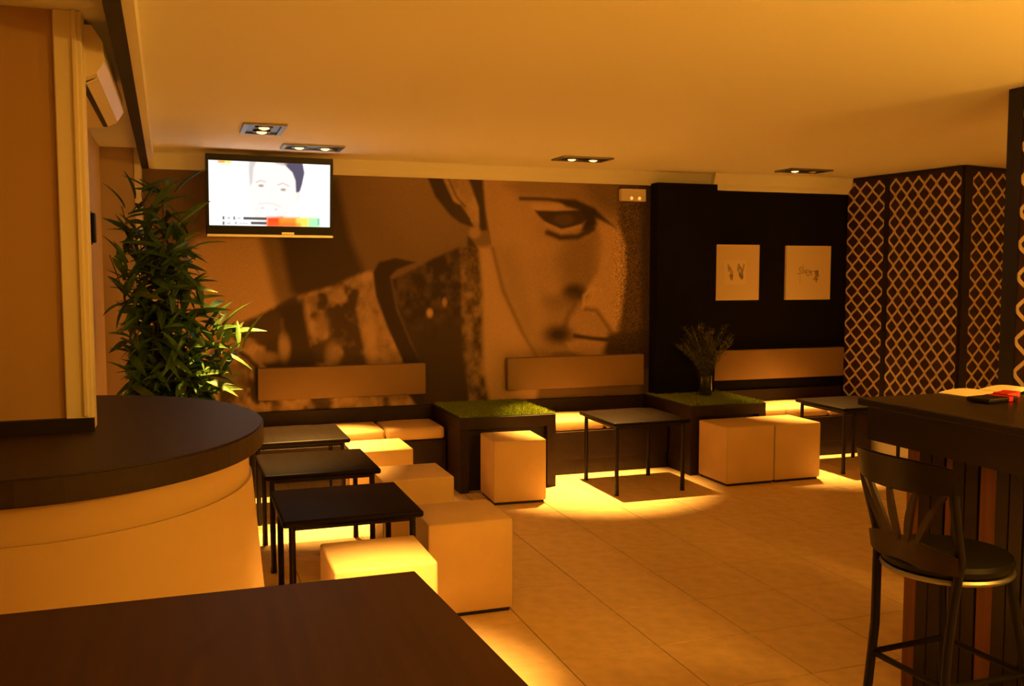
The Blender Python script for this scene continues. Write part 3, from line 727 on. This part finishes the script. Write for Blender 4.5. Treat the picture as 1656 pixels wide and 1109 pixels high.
def sheet(x0, x1, y0, y1, z0, lift):
    bm = NB(); n = 8; top, bot = [], []
    for k in range(n+1):
        f = k/n; x = x0+(x1-x0)*f; z = z0+lift*math.sin(math.pi*f)
        top.append((bm.verts.new((x, y0, z+.003)), bm.verts.new((x, y1, z+.003)))); bot.append((bm.verts.new((x, y0, z)), bm.verts.new((x, y1, z))))
    for k in range(n):
        bm.faces.new((top[k][0], top[k+1][0], top[k+1][1], top[k][1])); bm.faces.new((bot[k][0], bot[k][1], bot[k+1][1], bot[k+1][0]))
        bm.faces.new((bot[k][0], bot[k+1][0], top[k+1][0], top[k][0])); bm.faces.new((top[k][1], top[k+1][1], bot[k+1][1], bot[k][1]))
    bm.faces.new((bot[0][0], top[0][0], top[0][1], bot[0][1])); bm.faces.new((bot[n][0], bot[n][1], top[n][1], top[n][0]))
    bmesh.ops.recalc_face_normals(bm, faces=bm.faces[:]); return bm
obj('page', sheet(-.24, -.005, -.02, .14, 0, .010), 'paper', menu, True); obj('page', sheet(.005, .24, -.02, .14, 0, .012), 'paper', menu, True)
m2 = thing('leaflet', 'folded cream leaflet with red edge on the bar table', 'leaflet', (3.27, 2.78, 1.151), math.radians(-14))
obj('page', sheet(-.11, .14, -.07, .09, 0, .006), 'paper', m2, True); obj('cover', bx(-.10, .13, -.085, .075, -.0005, .001), 'red', m2)
rp = thing('red_packet', 'small red packet lying on the bar table beside the menu', 'packet', (3.10, 2.90, 1.151), math.radians(18))
obj('carton', bx(-.05, .05, -.03, .03, 0, .022, r=.002, seg=1), 'red', rp); obj('lid', bx(.02, .051, -.031, .031, .0, .0235, r=.002, seg=1), 'red', rp)
wl = thing('wallet', 'flat black wallet with dark red trim on the bar table', 'wallet', (2.965, 2.84, 1.151), math.radians(10))
obj('body', bx(-.09, .09, -.05, .05, 0, .018, r=.006, seg=2), 'black_plastic', wl); obj('band', bx(.03, .055, -.0505, .0505, .001, .0188), 'red', wl)

# ------------------------------------------------------------------ bar chair
SZ = .785
ch = thing('bar_chair', 'tall black bar chair with fan slat wooden back and round seat', 'bar chair', (2.24, 2.30, 0), math.radians(2-90))
# local: +y is the front of the chair, +x to the sitter's right
bm = NB(); n = 36; lathe(bm, [(.02, SZ-.045), (.165, SZ-.045), (.188, SZ-.036), (.195, SZ-.018), (.188, SZ-.004), (.15, SZ), (.02, SZ-.004)], n=n)
obj('seat', bm, 'chair_black', ch, True)
obj('seat_ring', lathe(NB(), [(.150, SZ-.058), (.192, SZ-.058), (.196, SZ-.050), (.190, SZ-.043), (.150, SZ-.043)], n=36), 'grey_metal', ch, True)
RT = 1.105
def arc_pt(a, z, R=.228, rake=0): return Vector((R*math.sin(a), -R*math.cos(a)*.62-.055-rake, z))
a0 = math.radians(60)
for s in (-1, 1):
    top = arc_pt(s*a0*.9, RT-.03, rake=.04)
    pts = [(top.x, top.y, RT-.03), (top.x*.98, top.y+.015, .98), (s*.168, -.118, SZ+.02), (s*.156, -.130, SZ-.12), (s*.148, -.138, .52), (s*.155, -.155, .30), (s*.185, -.20, .0)]
    obj('leg', tube(NB(), pts, .0145, 10), 'chair_black', ch, True)
    pts = [(s*.13, .12, SZ-.05), (s*.150, .145, .55), (s*.175, .185, .28), (s*.20, .215, 0)]
    obj('leg', tube(NB(), pts, .0145, 10), 'chair_black', ch, True)
bm = NB(); n = 20; grid = []
for i in range(n+1):
    a = -a0*1.08+2*a0*1.08*i/n; f = abs(i/n-.5)*2
    zt, zb = RT+.0-.02*f**3, RT-.105+.012*f**2
    grid.append([bm.verts.new(arc_pt(a, zb, .228, .045)), bm.verts.new(arc_pt(a, zt, .228, .065)), bm.verts.new(arc_pt(a, zt, .21, .065)), bm.verts.new(arc_pt(a, zb, .21, .045))])
for i in range(n):
    for k in range(4): bm.faces.new((grid[i][k], grid[i][(k+1) % 4], grid[i+1][(k+1) % 4], grid[i+1][k]))
bm.faces.new(grid[0][::-1]); bm.faces.new(grid[-1]); bmesh.ops.recalc_face_normals(bm, faces=bm.faces[:])
bmesh.ops.bevel(bm, geom=[e for e in bm.edges if e.calc_face_angle(0) > .8], offset=.004, segments=2, affect='EDGES')
rl = obj('top_rail', bm, 'chair_wood', ch, True)
for k in range(5):                     # fan slats spreading upward from the low back piece
    f = (k-2)/2; b0 = arc_pt(f*math.radians(16), SZ+.045, .224, -.005); t0 = arc_pt(f*math.radians(50), RT-.10, .219, .045)
    mid = (b0+t0)/2+Vector((-f*.012, -.012, 0)); bm = NB(); rings = []
    for j in range(9):
        u = j/8; p_ = b0*(1-u)**2+mid*2*u*(1-u)+t0*u*u; w_ = .007+.006*math.sin(math.pi*u)
        rings.append([bm.verts.new(p_+Vector((sx*w_, sy*.006, 0))) for sx, sy in ((-1, -1), (1, -1), (1, 1), (-1, 1))])
    for j in range(8):
        for q in range(4): bm.faces.new((rings[j][q], rings[j][(q+1) % 4], rings[j+1][(q+1) % 4], rings[j+1][q]))
    bm.faces.new(rings[0][::-1]); bm.faces.new(rings[-1]); bmesh.ops.recalc_face_normals(bm, faces=bm.faces[:])
    obj('slat', bm, 'bench_wood', ch)
bm = NB(); grid = []; n = 16
for i in range(n+1):
    a = math.radians(-52+104*i/n); f = abs(i/n-.5)*2; zb, zt = SZ-.02, SZ+.035+.035*(1-f**1.5)
    grid.append([bm.verts.new(arc_pt(a, zb, .232, -.01)), bm.verts.new(arc_pt(a, zt, .232, .0)), bm.verts.new(arc_pt(a, zt, .218, .0)), bm.verts.new(arc_pt(a, zb, .218, -.01))])
for i in range(n):
    for k in range(4): bm.faces.new((grid[i][k], grid[i][(k+1) % 4], grid[i+1][(k+1) % 4], grid[i+1][k]))
bm.faces.new(grid[0][::-1]); bm.faces.new(grid[-1]); bmesh.ops.recalc_face_normals(bm, faces=bm.faces[:])
obj('lower_back', bm, 'bench_wood', ch, True)
zf = .42; ring = [(-.150, -.145), (.150, -.145), (.160, .165), (-.160, .165)]
for a, b in zip(ring, ring[1:]+ring[:1]): obj('foot_rail', tube(NB(), [(*a, zf), (*b, zf)], .010, 8), 'chair_black', ch, True)

# ------------------------------------------------------------------ plants
def leaf_mesh(name, L, W, droop, m):
    bm = NB(); n = 6; rows = []
    for i in range(n+1):
        f = i/n; w_ = W*(math.sin(math.pi*min(1, f*.93+.07))**.8)*(1-.25*f); y = L*f; z = -droop*L*f*f
        if i == n: rows.append([bm.verts.new((0, y, z))])
        else: rows.append([bm.verts.new((-w_/2, y, z+w_*.22)), bm.verts.new((0, y, z)), bm.verts.new((w_/2, y, z+w_*.22))])
    for i in range(n-1):
        a, b = rows[i], rows[i+1]
        bm.faces.new((a[0], a[1], b[1], b[0])); bm.faces.new((a[1], a[2], b[2], b[1]))
    a, t_ = rows[n-1], rows[n][0]; bm.faces.new((a[0], a[1], t_)); bm.faces.new((a[1], a[2], t_))
    me = bpy.data.meshes.new(name); bm.to_mesh(me); bm.free(); me.materials.append(MATS[m])
    for pl_ in me.polygons: pl_.use_smooth = True
    return me
lm = [leaf_mesh('leaf', .23, .050, .25, 'leaf'), leaf_mesh('leaf', .26, .056, .45, 'leaf'), leaf_mesh('leaf', .19, .048, .1, 'leaf'), leaf_mesh('leaf', .23, .050, .3, 'leaf_pale')]
PX, PY = -.12, 6.15
bp_ = thing('bamboo_plant', 'tall leafy bamboo plant in the corner behind the bar counter', 'plant', (PX, PY, 0))
obj('pot', lathe(NB(), [(.02, 0), (.15, 0), (.19, .34), (.20, .36), (.18, .36), (.17, .32), (.02, .32)], n=28), 'pot', bp_, True)
obj('soil', cyl(NB(), (0, 0), .168, .318, .33, 20), 'soil', bp_)
R_ = random.Random(11); stems = []
tips = [(-.22, .10, 2.05), (-.10, -.05, 2.12), (.02, .05, 2.16), (-.28, -.12, 1.75), (.10, .0, 1.95), (.02, -.12, 1.80), (-.12, .12, 1.85), (.20, -.04, 1.42), (.30, .02, 1.30), (.10, .10, 1.55), (-.22, .02, 1.5), (.16, -.10, 1.12), (.28, -.06, 1.02), (-.05, -.15, 1.35), (.36, .0, 1.22)]
for tx, ty, tz in tips:
    bx_, by_ = R_.uniform(-.08, .08), R_.uniform(-.08, .08)
    pts = [Vector((bx_*(1-f)+tx*f*f+bx_*f*(1-f), by_*(1-f)+ty*f*f, .33+(tz-.33)*f)) for f in [k/8 for k in range(9)]]
    obj('stem', tube(NB(), pts, .006, 6, [.009-.006*k/8 for k in range(9)]), 'stem', bp_, True); stems.append(pts)
extra = NB(); nleaf = 0
def leaf_xf(pos, az, el, roll): return Matrix.Translation(pos) @ Matrix.Rotation(az, 4, 'Z') @ Matrix.Rotation(el, 4, 'X') @ Matrix.Rotation(roll, 4, 'Y')
cand = []
for si, pts in enumerate(stems):
    for k in range(58):
        f = R_.uniform(.30, 1.0)**.8; j = min(int(f*8), 7); u = f*8-j; q_ = pts[j]*(1-u)+pts[j+1]*u
        q_ = q_+Vector((R_.gauss(0, .05), R_.gauss(0, .05), R_.gauss(0, .03)))
        az = R_.uniform(0, 6.283); el = R_.uniform(-.6, .9)
        if f > .93: el = R_.uniform(.3, 1.3)
        cand.append((f, q_, az, el))
R_.shuffle(cand)
for f, q_, az, el in cand:
    if q_.x+PX < -.34: q_.x = -.34-PX+R_.uniform(0, .10)
    dirx = -math.sin(az)*math.cos(el)*.24
    if q_.x+PX+dirx < -.50: az = -az
    if math.hypot(q_.x, q_.y) > .62: continue
    dv = Vector((-math.sin(az)*math.cos(el), math.cos(az)*math.cos(el), math.sin(el)))*.30
    if q_.x+PX+min(0, dv.x) < -.48: continue
    mi = 3 if R_.random() < .14 else R_.choice((0, 1, 2)); s = R_.uniform(.75, 1.15); X_ = leaf_xf(q_, az, el, R_.uniform(-.8, .8)) @ Matrix.Scale(s, 4)
    if nleaf < 300:
        o = bpy.data.objects.new('leaf', lm[mi]); COL.objects.link(o); o.parent = bp_; o.matrix_local = X_; nleaf += 1
    else:
        st = len(extra.verts); extra.from_mesh(lm[0]); extra.verts.ensure_lookup_table()
        bmesh.ops.transform(extra, matrix=X_, verts=extra.verts[st:])
props(obj('foliage', extra, 'leaf', bp_, True), kind='stuff')

vq = onz(1122, 634, .585)
fv = thing('fern_vase', 'feathery green plant in a small dark glass vase on the grass box', 'plant', (vq[0], min(vq[1], 7.18), .594))
obj('vase', lathe(NB(), [(.005, .0), (.058, 0), (.062, .02), (.060, .15), (.062, .16), (.056, .16), (.054, .02), (.005, .012)], n=24), 'glass', fv, True)
obj('pebbles', cyl(NB(), (0, 0), .052, .016, .06, 16), 'soil', fv)
R_ = random.Random(5); st_, fol = NB(), NB()
for k in range(70):
    az = R_.uniform(0, 6.283); sp = R_.uniform(.05, 1.0); H_ = R_.uniform(.32, .60)*(1-.12*sp); r_ = sp*.32
    pts = []
    for j in range(8):
        f = j/7; pts.append(Vector((math.cos(az)*r_*f**1.8, math.sin(az)*r_*.55*f**1.8, .06+H_*f)))
    tube(st_, pts, .0016, 4)
    for j in range(2, 8):
        for q_ in range(13):
            u = R_.random(); b_ = pts[j-1]*(1-u)+pts[j]*u; a2 = R_.uniform(0, 6.283); L = R_.uniform(.03, .075)
            tip = b_+Vector((math.cos(a2)*L, math.sin(a2)*L*.8, R_.uniform(-.01, .04))); sd = Vector((-math.sin(a2), math.cos(a2), 0))*.0034
            vv = [fol.verts.new(b_-sd), fol.verts.new(b_+sd), fol.verts.new(tip)]; fol.faces.new(vv)
obj('stems', st_, 'stem', fv)
props(obj('foliage', fol, 'fern', fv), kind='stuff')
